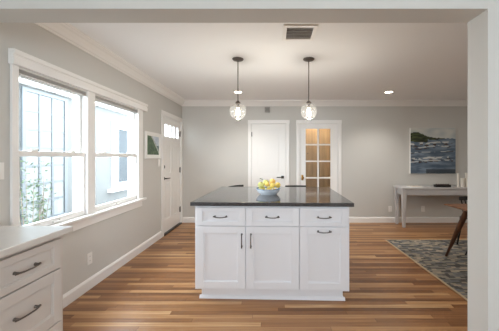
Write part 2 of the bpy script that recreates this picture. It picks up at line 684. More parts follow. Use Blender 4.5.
for k in range(3):
    s0 = ga + (k + 1) * lw + k * gbw
    box(b, dx0, dx1, s0, s0 + gbw, lz0, lz1)
link('glazing_bars', b, M['white'], d1)
for k in range(4):
    s0 = ga + k * (lw + gbw)
    link('pane', B(XL - 0.038, XL - 0.032, s0, s0 + lw, lz0, lz1), M['glass'], d1)
b = lathe(nb(), [(0, 0.014), (0.022, 0.012), (0.028, 0.006), (0.030, 0)], (dx1, 4.548, 1.165), 18, 'X')
link('deadbolt', b, M['black'], d1, smooth=True)
b = lathe(nb(), [(0, 0.012), (0.024, 0.010), (0.030, 0.004), (0.031, 0)], (dx1, 4.548, 0.965), 18, 'X')
tube(b, [(dx1, 4.548, 0.965), (dx1 + 0.045, 4.548, 0.965), (dx1 + 0.055, 4.565, 0.966), (dx1 + 0.052, 4.68, 0.962)], [0.010, 0.010, 0.009, 0.008], 8)
link('handle', b, M['black'], d1, smooth=True)
for z in (0.29, 1.08, 1.80):
    b = B(dx1, dx1 + 0.004, 5.29, 5.332, z - 0.05, z + 0.05)
    tube(b, [(dx1 + 0.006, 5.332, z - 0.055), (dx1 + 0.006, 5.332, z + 0.055)], 0.007, 8)
    link('hinge', b, M['pewter'], d1)

# ---- closet door in the back wall
b = nb()
yi = YB - 0.018
box(b, -0.508, CX0 - 0.004, yi, YB, 0, 2.020, bev=0.003)
box(b, CX1 + 0.004, 0.334, yi, YB, 0, 2.020, bev=0.003)
box(b, -0.512, 0.338, yi - 0.003, YB, 2.020, 2.090, bev=0.003)
box(b, CX0, CX0 + 0.008, YB, YB + T, 0, 2.025)
box(b, CX1 - 0.008, CX1, YB, YB + T, 0, 2.025)
box(b, CX0 + 0.008, CX1 - 0.008, YB, YB + T, 2.015, 2.025)
struct('trim_closet_door', b, M['white'])
d2 = sroot('door_2', (-0.088, YB + 0.03, 0.008))
a, c = CX0 + 0.011, CX1 - 0.011
y0, y1 = YB + 0.008, YB + 0.046
b = nb()
s = 0.10
box(b, a, a + s, y0, y1, 0.008, 2.012)
box(b, c - s, c, y0, y1, 0.008, 2.012)
box(b, a + s, c - s, y0, y1, 0.008, 0.24)
box(b, a + s, c - s, y0, y1, 0.86, 1.00)
box(b, a + s, c - s, y0, y1, 1.90, 2.012)
link('slab', b, M['white'], d2)
for z0, z1 in ((0.24, 0.86), (1.00, 1.90)):
    b = B(a + s, c - s, y0 + 0.012, y1 - 0.008, z0, z1)
    box(b, a + s + 0.03, c - s - 0.03, y0 + 0.006, y0 + 0.012, z0 + 0.03, z1 - 0.03, bev=0.004)
    link('panel', b, M['white'], d2)
hx, hz = c - 0.055, 0.925
b = B(hx - 0.028, hx + 0.028, y0 - 0.008, y0, hz - 0.028, hz + 0.028, bev=0.003)
tube(b, [(hx, y0, hz), (hx, y0 - 0.05, hz), (hx - 0.012, y0 - 0.055, hz), (hx - 0.12, y0 - 0.052, hz)], [0.010, 0.010, 0.010, 0.009], 8)
link('handle', b, M['black'], d2, smooth=True)
for z in (0.25, 1.80):
    link('hinge', tube(nb(), [(a - 0.006, y0 - 0.006, z - 0.045), (a - 0.006, y0 - 0.006, z + 0.045)], 0.008, 8), M['pewter'], d2)

# ---- glazed door in the back wall
b = nb()
box(b, 0.480, FX0 - 0.002, yi, YB, 0, 2.020, bev=0.003)
box(b, FX1 + 0.002, 1.395, yi, YB, 0, 2.020, bev=0.003)
box(b, 0.476, 1.399, yi - 0.003, YB, 2.020, 2.090, bev=0.003)
box(b, FX0, FX0 + 0.045, YB + 0.05, YB + T, 0, 2.025)
box(b, FX1 - 0.045, FX1, YB + 0.05, YB + T, 0, 2.025)
box(b, FX0, FX0 + 0.008, YB, YB + 0.05, 0, 2.025)
box(b, FX1 - 0.008, FX1, YB, YB + 0.05, 0, 2.025)
box(b, FX0 + 0.045, FX1 - 0.045, YB, YB + T, 2.015, 2.025)
struct('trim_glazed_door', b, M['white'])
d3 = sroot('door_3', (0.94, YB + 0.03, 0.008))
a, c = FX0 + 0.010, FX1 - 0.010
y0, y1 = YB + 0.008, YB + 0.046
gx0, gx1, gz0, gz1 = 0.668, 1.178, 0.245, 1.915
b = nb()
box(b, a, gx0, y0, y1, 0.008, 2.012)
box(b, gx1, c, y0, y1, 0.008, 2.012)
box(b, gx0, gx1, y0, y1, 0.008, gz0)
box(b, gx0, gx1, y0, y1, gz1, 2.012)
link('frame', b, M['white'], d3)
pw, ph, mb_ = (gx1 - gx0 - 0.03) / 2, (gz1 - gz0 - 4 * 0.028) / 5, 0.028
b = nb()
box(b, gx0 + pw, gx0 + pw + 0.03, y0 + 0.004, y1 - 0.004, gz0, gz1)
for k in range(4):
    z = gz0 + (k + 1) * ph + k * mb_
    box(b, gx0, gx0 + pw, y0 + 0.004, y1 - 0.004, z, z + mb_)
    box(b, gx0 + pw + 0.03, gx1, y0 + 0.004, y1 - 0.004, z, z + mb_)
link('glazing_bars', b, M['white'], d3)
for i in range(2):
    for k in range(5):
        x0 = gx0 + i * (pw + 0.03)
        z0 = gz0 + k * (ph + mb_)
        link('pane', B(x0, x0 + pw, YB + 0.025, YB + 0.030, z0, z0 + ph), M['glass'], d3)
b = B(0.578, 0.622, y0 - 0.004, y0, 0.86, 0.97, bev=0.002)
lathe(b, [(0.012, 0), (0.012, -0.03), (0.028, -0.042), (0.030, -0.055), (0.018, -0.066), (0, -0.068)], (0.600, y0, 0.915), 18, 'Y')
link('door_knob', b, M['brass'], d3, smooth=True)

# ---- outside the left window: pale blue house wing, its windows and the paving
struct('ground_outside', B(-12, XL - T, -4, 14, -0.16, -0.10), M['ground'])
NX = -4.0
b = nb()
box(b, NX - 0.2, NX, 3.2, 8.3, -0.10, 2.50)
struct('wall_outside', b, M['siding'])
struct('trim_outside_eave', B(NX - 0.3, NX + 0.10, 3.1, 8.4, 2.50, 2.56), M['white'])
w3 = sroot('window_3', (NX, 4.68, 0.2))
b = nb()
box(b, NX, NX + 0.03, 4.20, 4.27, 0.2, 2.46)
box(b, NX, NX + 0.03, 5.06, 5.13, 0.2, 2.46)
box(b, NX, NX + 0.03, 4.27, 5.06, 2.40, 2.46)
box(b, NX, NX + 0.03, 4.27, 5.06, 0.2, 0.28)
for k in (1, 2):
    y = 4.27 + k * 0.79 / 3
    box(b, NX, NX + 0.022, y - 0.022, y + 0.022, 0.28, 2.40)
for k in range(1, 7):
    z = 0.28 + k * 2.12 / 7
    box(b, NX, NX + 0.016, 4.27, 5.06, z - 0.02, z + 0.02)
link('frame', b, M['farframe'], w3)
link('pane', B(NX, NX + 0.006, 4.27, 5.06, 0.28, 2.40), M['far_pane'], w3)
w4 = sroot('window_4', (NX, 7.0, 0.5))
b = nb()
box(b, NX, NX + 0.04, 6.56, 6.80, 0.55, 2.24)
box(b, NX, NX + 0.04, 7.40, 7.56, 0.55, 2.24)
box(b, NX, NX + 0.04, 6.80, 7.40, 2.06, 2.24)
box(b, NX, NX + 0.04, 6.80, 7.40, 0.55, 0.68)
box(b, NX, NX + 0.10, 6.40, 7.66, 0.48, 0.55)
box(b, NX, NX + 0.03, 6.80, 7.40, 1.36, 1.41)
link('frame', b, M['white'], w4)
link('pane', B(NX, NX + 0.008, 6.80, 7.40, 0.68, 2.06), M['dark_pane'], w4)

# ================================================================== ISLAND
IR = -math.radians(1.83)
IO = Vector((-0.015, 2.418, 0))


def il(x, y, z=0.0):
    v = Matrix.Rotation(IR, 3, 'Z') @ Vector((x, y, z))
    return IO + v


def pull(L, m, horizontal=True, droop=0.006):
    """bow pull in local coords, centred, standing off toward -y"""
    b = nb()
    pts, rad = [], []
    n = 12
    for i in range(n + 1):
        t = -1 + 2 * i / n
        x = t * L / 2
        y = -0.026 + 0.010 * abs(t) ** 3
        z = -droop * (1 - t * t)
        pts.append((x, y, z) if horizontal else (z * 0.5, y, x))
        rad.append(0.0042 + 0.0022 * (abs(t) ** 4))
    tube(b, pts, rad, 8)
    for s in (-1, 1):
        q = s * (L / 2 - 0.012)
        p0 = (q, 0.0, 0) if horizontal else (0, 0.0, q)
        p1 = (q, -0.010, 0) if horizontal else (0, -0.010, q)
        p2 = (q, -0.022, 0) if horizontal else (0, -0.022, q)
        tube(b, [p0, p1, p2], [0.009, 0.0065, 0.0062], 8)
    return b


def shaker(x0, x1, z0, z1, yf, th=0.020, fr=0.06, frz=None, rec=0.009):
    """framed front; its face lies at y = yf, thickness towards +y"""
    frz = frz or fr
    b = nb()
    box(b, x0, x0 + fr, yf, yf + th, z0, z1, bev=0.0015, seg=1)
    box(b, x1 - fr, x1, yf, yf + th, z0, z1, bev=0.0015, seg=1)
    box(b, x0 + fr, x1 - fr, yf, yf + th, z0, z0 + frz, bev=0.0015, seg=1)
    box(b, x0 + fr, x1 - fr, yf, yf + th, z1 - frz, z1, bev=0.0015, seg=1)
    box(b, x0 + fr, x1 - fr, yf + rec, yf + th, z0 + frz, z1 - frz)
    # sticking bead round the recess
    k = 0.006
    box(b, x0 + fr, x0 + fr + k, yf + rec * 0.5, yf + rec, z0 + frz, z1 - frz)
    box(b, x1 - fr - k, x1 - fr, yf + rec * 0.5, yf + rec, z0 + frz, z1 - frz)
    box(b, x0 + fr + k, x1 - fr - k, yf + rec * 0.5, yf + rec, z0 + frz, z0 + frz + k)
    box(b, x0 + fr + k, x1 - fr - k, yf + rec * 0.5, yf + rec, z1 - frz - k, z1 - frz)
    return b


ICW = 0.479
ICD = 0.86


def island_unit(xa, xb, label, handle):
    xc = (xa + xb) / 2
    o = il(xc, 0.03)
    t = thing('base_cabinet', label, 'cabinet', (o.x, o.y, 0.092), IR, 'island base cabinets')
    h = (xb - xa) / 2
    z = -0.092
    link('body', B(-h + 0.0006, h - 0.0006, 0.020, ICD, 0.0, 0.880 - 0.092), M['cabinet'], t, world=False)
    g = 0.004
    sl = 0.016 if xc < -0.1 else g
    sr = 0.016 if xc > 0.1 else g
    dr = link('drawer', shaker(-h + sl, h - sr, 0.695 + z, 0.862 + z, 0.0, fr=0.056, frz=0.036, rec=0.012), M['cabinet'], t, world=False)
    hb = pull(0.130, None, droop=0.009)
    bmesh.ops.translate(hb, verts=hb.verts, vec=((sl - sr) / 2, 0.0, 0.781 + z))
    link('handle', hb, M['pewter'], dr, world=False, smooth=True)
    do = link('door', shaker(-h + sl, h - sr, 0.106 + z, 0.687 + z, 0.0, fr=0.070, frz=0.066, rec=0.012), M['cabinet'], t, world=False)
    if handle == 'top':
        hb = pull(0.130, None, droop=0.009)
        bmesh.ops.translate(hb, verts=hb.verts, vec=((sl - sr) / 2, 0.0, 0.650 + z))
    else:
        hb = pull(0.135, None, horizontal=False, droop=0.0)
        xx = (h - 0.035) if handle == 'right' else (-h + 0.050)
        bmesh.ops.translate(hb, verts=hb.verts, vec=(xx, 0.0, 0.560 + z))
    link('handle', hb, M['pewter'], do, world=False, smooth=True)


island_unit(-0.7185, -0.2395, 'white island cabinet at left, upright pull on the right edge of its door', 'right')
island_unit(-0.2395, 0.2575, 'middle white island cabinet, upright pull on the left edge of its door', 'left')
island_unit(0.2575, 0.7185, 'white island cabinet at right, with two horizontal pulls one above the other', 'top')

o = il(0, 0.03)
pl = nb()
hw = 1.5 * ICW - 0.055
box(pl, -hw, hw, 0.045, ICD - 0.04, 0.0, 0.092)
prism(pl, [(0.045, 0.0), (0.026, 0.0), (0.028, 0.012), (0.040, 0.026), (0.045, 0.028)], 'X', -hw - 0.018, hw + 0.018)
prism(pl, [(-hw, 0.0), (-hw - 0.018, 0.0), (-hw - 0.014, 0.012), (-hw, 0.028)], 'Y', 0.045, ICD - 0.04)
prism(pl, [(hw, 0.0), (hw + 0.018, 0.0), (hw + 0.014, 0.012), (hw, 0.028)], 'Y', 0.045, ICD - 0.04)
po = link('plinth', pl, M['cabinet'], None)
po.location = (o.x, o.y, 0)
po.rotation_euler = (0, 0, IR)
tag(po, 'white recessed plinth with flared foot under the island cabinets', 'plinth')

wt = link('worktop', B(-0.75, 0.75, 0.0, 1.31, 0.880, 0.915, bev=0.004), M['granite'], None)
wt.location = IO
wt.rotation_euler = (0, 0, IR)
tag(wt, 'polished dark charcoal stone worktop on the white island', 'worktop')

# bowl of fruit
BC = Vector((-0.053, 2.985, 0.915))
bz = BC.z
bt = thing('fruit_bowl', 'pale blue-white ceramic bowl heaped with yellow fruit on the island', 'bowl', (BC.x, BC.y, bz))
link('body', lathe(nb(), [(0, 0.004), (0.078, 0.004), (0.078, 0), (0.090, 0), (0.094, 0.006), (0.112, 0.020), (0.126, 0.038), (0.134, 0.058),
                          (0.129, 0.058), (0.120, 0.039), (0.106, 0.023), (0.080, 0.011), (0, 0.010)], (0, 0, 0), 44), M['ceramic'], bt, world=False, smooth=True)
link('rim', lathe(nb(), [(0.1285, 0.057), (0.1345, 0.057), (0.138, 0.062), (0.137, 0.067), (0.132, 0.067), (0.1285, 0.062), (0.1285, 0.057)], (0, 0, 0), 44), M['ceramic_blue'], bt, world=False, smooth=True)


def fruit(kind, x, y, z, r, tilt, rz, label):
    t = thing(kind, label, 'fruit', (BC.x + x, BC.y + y, bz + z), 0, 'fruit heaped in the bowl')
    t.rotation_euler = (tilt, 0, rz)
    if kind == 'lemon':
        prof = [(0, -1.22), (0.12, -1.19), (0.26, -1.08), (0.55, -0.88), (0.82, -0.52), (0.95, -0.05), (0.88, 0.42),
                (0.62, 0.82), (0.32, 1.05), (0.17, 1.16), (0.12, 1.26), (0, 1.30)]
        m = M['lemon']
    else:
        prof = [(0, -0.80), (0.16, -0.86), (0.42, -0.88), (0.78, -0.66), (0.98, -0.20), (1.0, 0.22), (0.86, 0.62),
                (0.54, 0.88), (0.26, 0.92), (0.10, 0.84), (0, 0.78)]
        m = M['lime'] if kind == 'apple' else M['orange']
    link('skin', lathe(nb(), [(p * r, h * r) for p, h in prof], (0, 0, 0), 20), m, t, world=False, smooth=True)
    if kind == 'orange':
        link('stem_end', lathe(nb(), [(0, 0.80 * r), (0.10 * r, 0.84 * r), (0.07 * r, 0.93 * r), (0, 0.94 * r)], (0, 0, 0), 8), M['twig'], t, world=False)
    elif kind == 'lemon':
        link('stem_end', lathe(nb(), [(0.11 * r, -1.2 * r), (0.09 * r, -1.27 * r), (0, -1.28 * r)], (0, 0, 0), 8), M['twig'], t, world=False)
    else:
        link('stem', tube(nb(), [(0, 0, 0.78 * r), (0.03 * r, 0, 1.05 * r), (0.14 * r, 0, 1.28 * r)], 0.06 * r, 6), M['twig'], t, world=False)


H = PI / 2
fruit('lemon', -0.060, -0.045, 0.042, 0.029, H, 0.3, 'yellow lemon low in the fruit bowl under the pale green-yellow apple')
fruit('lemon', 0.014, -0.070, 0.046, 0.029, H, 1.4, 'yellow lemon low at the front of the fruit bowl')
fruit('lemon', 0.070, -0.010, 0.042, 0.029, H, 0.2, 'yellow lemon low in the fruit bowl under the rightmost fruit')
fruit('lemon', 0.006, 0.004, 0.042, 0.029, H, 1.2, 'yellow lemon at the bottom of the fruit bowl')
fruit('apple', 0.010, 0.074, 0.046, 0.033, 0.3, 3.0, 'pale green apple low at the back of the fruit bowl')
fruit('apple', -0.070, 0.038, 0.052, 0.033, 0.3, 1.0, 'pale green apple low at the back left of the fruit bowl')
fruit('apple', -0.082, -0.020, 0.104, 0.036, 0.5, 0.4, 'pale green-yellow apple at the left end of the fruit heap')
fruit('lemon', 0.048, -0.056, 0.104, 0.031, H, 1.1, 'yellow lemon at the front of the heap, right of centre')
fruit('lemon', 0.106, 0.014, 0.100, 0.034, H, 2.6, 'yellow lemon at the right end of the fruit heap')
fruit('lemon', -0.012, -0.036, 0.114, 0.029, H, 0.2, 'yellow lemon in the middle of the fruit heap')
fruit('apple', -0.028, 0.040, 0.122, 0.036, 0.4, 2.0, 'green apple at the top of the heap, left of the highest yellow fruit')
fruit('orange', 0.046, 0.022, 0.138, 0.034, 0.3, 1.0, 'orange-yellow round fruit at the top right of the fruit heap')
lf = nb()
for a, z0, dx in ((0.2, 0.0, 0.0), (1.5, 0.004, 0.006)):
    n = 6
    L_, R_ = [], []
    for i in range(n + 1):
        t = i / n
        w = 0.014 * math.sin(PI * t) + 0.0006
        px = -0.045 * t
        pz = 0.018 * math.sin(PI * t * 0.8)
        L_.append(lf.verts.new((dx + px * math.cos(a * 0.4) - w * 0.5, px * math.sin(a * 0.4) + w, z0 + pz)))
        R_.append(lf.verts.new((dx + px * math.cos(a * 0.4) + w * 0.5, px * math.sin(a * 0.4) - w, z0 + pz)))
    for i in range(n):
        lf.faces.new((L_[i], L_[i + 1], R_[i + 1], R_[i]))
bmesh.ops.solidify(lf, geom=lf.faces[:], thickness=0.0012)
lfo = link('leaf_sprig', lf, M['leaf'], None)
lfo.location = (BC.x - 0.060, BC.y + 0.010, bz + 0.150)
lfo.rotation_euler = (0.3, 0.3, 0.2)
tag(lfo, 'small dark green leaf lying on the left of the fruit heap', 'leaf')


def stool(x, y, rz, label):
    t = thing('counter_stool', label, 'stool', (x, y, 0), rz, 'stools behind the island')
    b = B(-0.19, 0.19, -0.18, 0.18, 0.620, 0.650, bev=0.012)
    link('seat', b, M['blackwood'], t, world=False)
    for sx in (-1, 1):
        for sy in (-1, 1):
            link('leg', flat(tube(nb(), [(sx * 0.155, sy * 0.145, 0.625), (sx * 0.19, sy * 0.185, 0.0)], [0.016, 0.012], 8), 0.0), M['blackwood'], t, world=False, smooth=True)
    b = nb()
    c = [(sx * 0.178, sy * 0.172, 0.22) for sx, sy in ((-1, -1), (1, -1), (1, 1), (-1, 1))]
    for i in range(4):
        tube(b, [c[i], c[(i + 1) % 4]], 0.008, 8)
    link('footrest', b, M['black'], t, world=False, smooth=True)
    for sx in (-1, 1):
        link('back_post', tube(nb(), [(sx * 0.12, 0.165, 0.645), (sx * 0.125, 0.20, 0.885)], 0.009, 8), M['black'], t, world=False, smooth=True)
    pr = []
    n = 10
    for i in range(n + 1):
        u = -1 + 2 * i / n
        pr.append((u * 0.155, 0.213 - 0.03 * u * u))
    for i in range(n, -1, -1):
        u = -1 + 2 * i / n
        pr.append((u * 0.155, 0.193 - 0.03 * u * u))
    b = prism(nb(), pr, 'Z', 0.845, 0.910)
    link('backrest', b, M['blackwood'], t, world=False)


stool(0.335, 3.77, 0.0, 'black low-backed stool behind the island, right of the fruit bowl')
stool(-0.41, 3.84, math.radians(54), 'black low-backed stool turned sideways behind the island, left of the fruit bowl')

# ================================================================== KITCHEN CABINETS at the lower left
KX = -1.232      # plane of the drawer faces


def kitchen_unit(y0, y1, label, endpanel):
    """built facing +x: local x runs along -world y"""
    t = thing('drawer_cabinet', label, 'cabinet', (KX, (y0 + y1) / 2, 0.0), PI / 2, 'kitchen base cabinets')
    h = (y1 - y0) / 2
    b = B(-h, h, 0.020, 0.59, 0.095, 0.880)
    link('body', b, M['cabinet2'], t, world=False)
    link('toe_kick', B(-h + 0.002, h - 0.002, 0.07, 0.57, 0.0, 0.095), M['cabinet2'], t, world=False)
    e = 0.034 if endpanel else 0.004
    for z0, z1, fz in ((0.692, 0.858, 0.036), (0.386, 0.684, 0.058), (0.108, 0.378, 0.058)):
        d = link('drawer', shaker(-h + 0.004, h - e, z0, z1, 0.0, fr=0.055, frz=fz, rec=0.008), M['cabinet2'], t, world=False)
        hb = pull(0.135, None, droop=0.003)
        zz = (z0 + z1) / 2 + (0.0 if z1 > 0.7 else 0.02)
        bmesh.ops.translate(hb, verts=hb.verts, vec=((0.004 - e) / 2, 0.0, zz))
        link('handle', hb, M['bronze'], d, world=False, smooth=True)
    return t


kitchen_unit(1.085, 1.579, 'off-white three-drawer cabinet with bronze pulls at the end of the pale worktop', True)
kitchen_unit(0.45, 1.083, 'off-white three-drawer cabinet next to the end cabinet, mostly out of frame', False)
wk = B(-1.855, -1.206, 0.40, 1.602, 0.880, 0.915, bev=0.004)
tag(link('worktop', wk, M['quartz'], None), 'pale polished stone worktop under the window at the lower left', 'worktop')

# ================================================================== CEILING: pendants, downlights, vent
def pendant(x, y, label):
    t = thing('pendant_light', label, 'pendant light', (x, y, ZC), 0, 'glass globe pendants over the island')
    link('canopy', lathe(nb(), [(0, -0.022), (0.030, -0.022), (0.058, -0.014), (0.066, -0.006), (0.066, 0.0)], (0, 0, 0), 28), M['bronze'], t, world=False, smooth=True)
    zc = 1.869 - ZC
    link('rod', tube(nb(), [(0, 0, -0.02), (0, 0, zc + 0.095)], 0.0055, 8), M['bronze'], t, world=False, smooth=True)
    link('socket', lathe(nb(), [(0, 0.125), (0.010, 0.122), (0.030, 0.100), (0.034, 0.092), (0.018, 0.085), (0.018, 0.040), (0, 0.040)], (0, 0, zc), 20), M['bronze'], t, world=False, smooth=True)
    R = 0.096
    prof = []
    for k in range(19):
        a = math.radians(18) + (PI - math.radians(18)) * k / 18
        prof.append((R * math.sin(a) if k < 18 else 0.0, R * math.cos(a)))
    link('globe', lathe(nb(), prof, (0, 0, zc), 36), M['globe'], t, world=False, smooth=True)
    link('bulb', lathe(nb(), [(0, 0.042), (0.013, 0.040), (0.014, 0.022), (0.022, 0.000), (0.027, -0.022), (0.022, -0.042), (0.010, -0.052), (0, -0.054)], (0, 0, zc), 20), M['bulb'], t, world=False, smooth=True)
    d = bpy.data.lights.new('pendant_lamp', 'POINT')
    d.energy = 8
    d.color = (1.0, 0.95, 0.87)
    d.shadow_soft_size = 0.03
    o = bpy.data.objects.new('lamp', d)
    C.objects.link(o)
    o.parent = t
    o.location = (0, 0, zc - 0.10)


pendant(-0.41, 3.10, 'left clear glass globe pendant hanging over the island on a thin rod')
pendant(0.418, 3.10, 'right clear glass globe pendant hanging over the island on a thin rod')


def downlight(x, y, label, p=3):
    t = thing('recessed_light', label, 'ceiling light', (x, y, ZC), 0, 'recessed ceiling lights')
    link('trim_ring', lathe(nb(), [(0.062, -0.002), (0.064, -0.006), (0.078, -0.006), (0.084, 0.0), (0.062, 0.0), (0.062, -0.002)], (0, 0, 0), 32), M['white'], t, world=False, smooth=True)
    link('lamp_face', lathe(nb(), [(0, -0.003), (0.062, -0.003), (0.062, 0.0)], (0, 0, 0), 32), M['can'], t, world=False)
    d = bpy.data.lights.new('downlight', 'SPOT')
    d.energy = p * 10
    d.color = (1.0, 0.96, 0.91)
    d.spot_size = math.radians(120)
    d.spot_blend = 0.8
    d.shadow_soft_size = 0.06
    o = bpy.data.objects.new('downlight', d)
    C.objects.link(o)
    o.parent = t
    o.location = (0, 0, -0.015)


downlight(2.04, 4.665, 'small recessed ceiling light towards the right, before the dining wall')
downlight(-0.616, 4.665, 'small recessed ceiling light behind the left pendant rod')

vt = thing('ceiling_vent', 'square white framed ceiling vent with grey louvres near the header', 'vent', (0.2425, 2.445, ZC))
b = nb()
vx, vy, f = 0.152, 0.147, 0.034
z = -0.012
box(b, -vx, -vx + f, -vy, vy, z, 0, bev=0.003)
box(b, vx - f, vx, -vy, vy, z, 0, bev=0.003)
box(b, -vx + f, vx - f, -vy, -vy + f, z, 0, bev=0.003)
box(b, -vx + f, vx - f, vy - f, vy, z, 0, bev=0.003)
link('frame', b, M['white'], vt, world=False)
b = nb()
for k in range(7):
    yy = -vy + f + 0.014 + k * (2 * (vy - f) - 0.02) / 6.9
    prism(b, [(yy, -0.010), (yy + 0.003, -0.010), (yy + 0.010, -0.001), (yy + 0.007, -0.001)], 'X', -vx + f, vx - f)
link('louvres', b, M['console'], vt, world=False)
link('backing', B(-vx + f, vx - f, -vy + f, vy - f, -0.0015, 0), M['ventback'], vt, world=False)

# ================================================================== ON THE WALLS


def color_grid(name, nx, nz, place, colfn, m, parent, th=0.002):
    """front sheet of nx x nz painted cells, thickened"""
    b = nb()
    lay = b.loops.layers.float_color.new('paint')
    V = [[b.verts.new(place(i / nx, k / nz)) for k in range(nz + 1)] for i in range(nx + 1)]
    for i in range(nx):
        for k in range(nz):
            f = b.faces.new((V[i][k], V[i + 1][k], V[i + 1][k + 1], V[i][k + 1]))
            c = lin(colfn((i + 0.5) / nx, (k + 0.5) / nz))
            for lp in f.loops:
                lp[lay] = c
    return link(name, b, m, parent)


def mixc(a, b, t):
    t = max(0.0, min(1.0, t))
    return tuple(a[i] * (1 - t) + b[i] * t for i in range(3))


def sea(u, v):
    n1 = mnoise.noise((u * 3.0, v * 16, 1.3))
    n2 = mnoise.noise((u * 9.0, v * 40, 5.1))
    n3 = mnoise.noise((u * 5.0, v * 9, 9.7))
    c = mixc((76, 92, 110), (130, 144, 158), 0.5 + n1 * 0.9)
    c = mixc(c, (54, 72, 92), max(0, -n2) * 0.9)
    hill = 0.81 + 0.10 * math.exp(-((u - 0.13) / 0.2) ** 2) - 0.06 * u + 0.012 * mnoise.noise((u * 20, 0, 3)) + (0.04 if u > 0.8 else 0) * (u - 0.7)
    if v > hill + 0.005:
        return mixc((206, 206, 200), (176, 184, 186), 0.5 + n3)
    shore = 0.70 - 0.02 * u if u < 0.38 else 0.76 + 0.02 * math.sin(u * 9)
    if v > shore + 0.02 * n3:
        return mixc((30, 36, 24), (74, 84, 48), 0.45 + n2 * 1.4 + n3 * 0.4)
    for vc, a, w in ((0.66, 0.25, 0.030), (0.58, 0.1, 0.02), (0.33, 0.12, 0.034), (0.27, 0.05, 0.018), (0.47, 0.3, 0.010)):
        vv = vc + 0.06 * (u - 0.3) + 0.02 * mnoise.noise((u * 6, vc * 20, 2))
        d = abs(v - vv) / w
        if d < 1.2 and mnoise.noise((u * 11, v * 30, vc * 9)) > -0.06 + (0.5 if u > 0.85 else 0):
            c = mixc(c, (214, 214, 208), 1.1 - d)
        if -2.2 < (v - vv) / w < -0.8 and mnoise.noise((u * 12, v * 25, vc * 5)) > 0.1:
            c = mixc(c, (62, 46, 38), 0.8)
    if v < 0.10 and u > 0.35:
        c = mixc(c, (52, 60, 66), 0.75)
    return c


px0, px1, pz0, pz1 = 2.786, 3.704, 1.000, 1.930
pt = thing('painting', 'unframed canvas painting of a blue sea and green headland above the console', 'painting', (3.245, YB, 1.0))
link('canvas', B(px0, px1, YB - 0.038, YB - 0.001, pz0, pz1, bev=0.003), M['paper'], pt)
color_grid('painted_face', 84, 84, lambda u, v: (px0 + 0.002 + u * (px1 - px0 - 0.004), YB - 0.0385, pz0 + 0.002 + v * (pz1 - pz0 - 0.004)), sea, M['paint'], pt)


def cliff(u, v):
    # u runs from the near edge to the far edge of the picture
    n1 = mnoise.noise((u * 9, v * 9, 4.2))
    n2 = mnoise.noise((u * 24, v * 24, 8.8))
    c = mixc((44, 74, 52), (92, 116, 84), 0.5 + n1 * 0.9 + n2 * 0.4)
    edge = 0.28 + 0.75 * (1 - v) ** 0.9 + 0.05 * n1
    if u > edge + 0.1 and v > 0.5:
        return mixc((206, 214, 222), (174, 190, 206), 0.5 + n1)
    if abs(u - edge - 0.04) < 0.05:
        return mixc(c, (216, 220, 218), 0.75)
    if u > edge:
        return mixc((96, 122, 132), (66, 94, 92), 0.5 + n2)
    return c


fy0, fy1, fz0, fz1 = 3.835, 4.350, 1.312, 1.712
ft = thing('framed_picture', 'white framed picture of a green slope between the window and the front door', 'picture', (XL, (fy0 + fy1) / 2, fz0))
b = nb()
f = 0.022
box(b, XL, XL + 0.025, fy0, fy0 + f, fz0, fz1, bev=0.002)
box(b, XL, XL + 0.025, fy1 - f, fy1, fz0, fz1, bev=0.002)
box(b, XL, XL + 0.025, fy0 + f, fy1 - f, fz0, fz0 + f, bev=0.002)
box(b, XL, XL + 0.025, fy0 + f, fy1 - f, fz1 - f, fz1, bev=0.002)
link('frame', b, M['white'], ft)
link('mat_board', B(XL, XL + 0.010, fy0 + f, fy1 - f, fz0 + f, fz1 - f), M['paper'], ft)
color_grid('print', 40, 32, lambda u, v: (XL + 0.0105, fy0 + 0.062 + u * (fy1 - fy0 - 0.124), fz0 + 0.058 + v * (fz1 - fz0 - 0.116)), cliff, M['print'], ft)


def outlet(name, label, loc, normal, toggles=False, group='wall outlets'):
    t = thing(name, label, 'light switch' if toggles else 'outlet', loc, {'x': PI / 2, 'y': 0.0}[normal], group)
    link('plate', B(-0.036, 0.036, -0.006, 0.0, -0.058, 0.058, bev=0.002), M['plastic'], t, world=False)
    if toggles:
        link('rocker', B(-0.016, 0.016, -0.009, -0.006, -0.032, 0.032, bev=0.001), M['plastic'], t, world=False)
    else:
        for s in (-1, 1):
            r = link('socket', B(-0.016, 0.016, -0.0075, -0.006, s * 0.022 - 0.014, s * 0.022 + 0.014, bev=0.0005, seg=1), M['plastic'], t, world=False)
            b = nb()
            for q in (-0.006, 0.006):
                box(b, q - 0.001, q + 0.001, -0.0079, -0.0075, s * 0.022 - 0.004, s * 0.022 + 0.006)
            link('slots', b, M['plastic_dark'], r, world=False)


outlet('wall_outlet', 'white outlet low on the grey wall under the window', (XL, 2.68, 0.305), 'x')
outlet('wall_outlet', 'white outlet low on the back wall, left of the console table', (2.392, YB, 0.28), 'y')
outlet('wall_outlet', 'white outlet on the back wall seen under the console table', (3.060, YB, 0.28), 'y')
outlet('light_switch', 'white light switch beside the front door, below the framed picture', (XL, 4.32, 1.24), 'x', True, 'light switches')
outlet('light_switch', 'white light switch at the left edge of the wall, before the window', (XL, 1.79, 1.235), 'x', True, 'light switches')

ch = thing('door_chime', 'small grey box high on the back wall above the closet door', 'door chime', (-0.115, YB, 2.24))
link('housing', B(-0.168, -0.062, YB - 0.045, YB, 2.245, 2.352, bev=0.006), M['vent'], ch)
b = nb()
for k in range(4):
    box(b, -0.15, -0.08, YB - 0.047, YB - 0.045, 2.268 + k * 0.018, 2.274 + k * 0.018)
link('grille', b, M['plastic_dark'], ch)

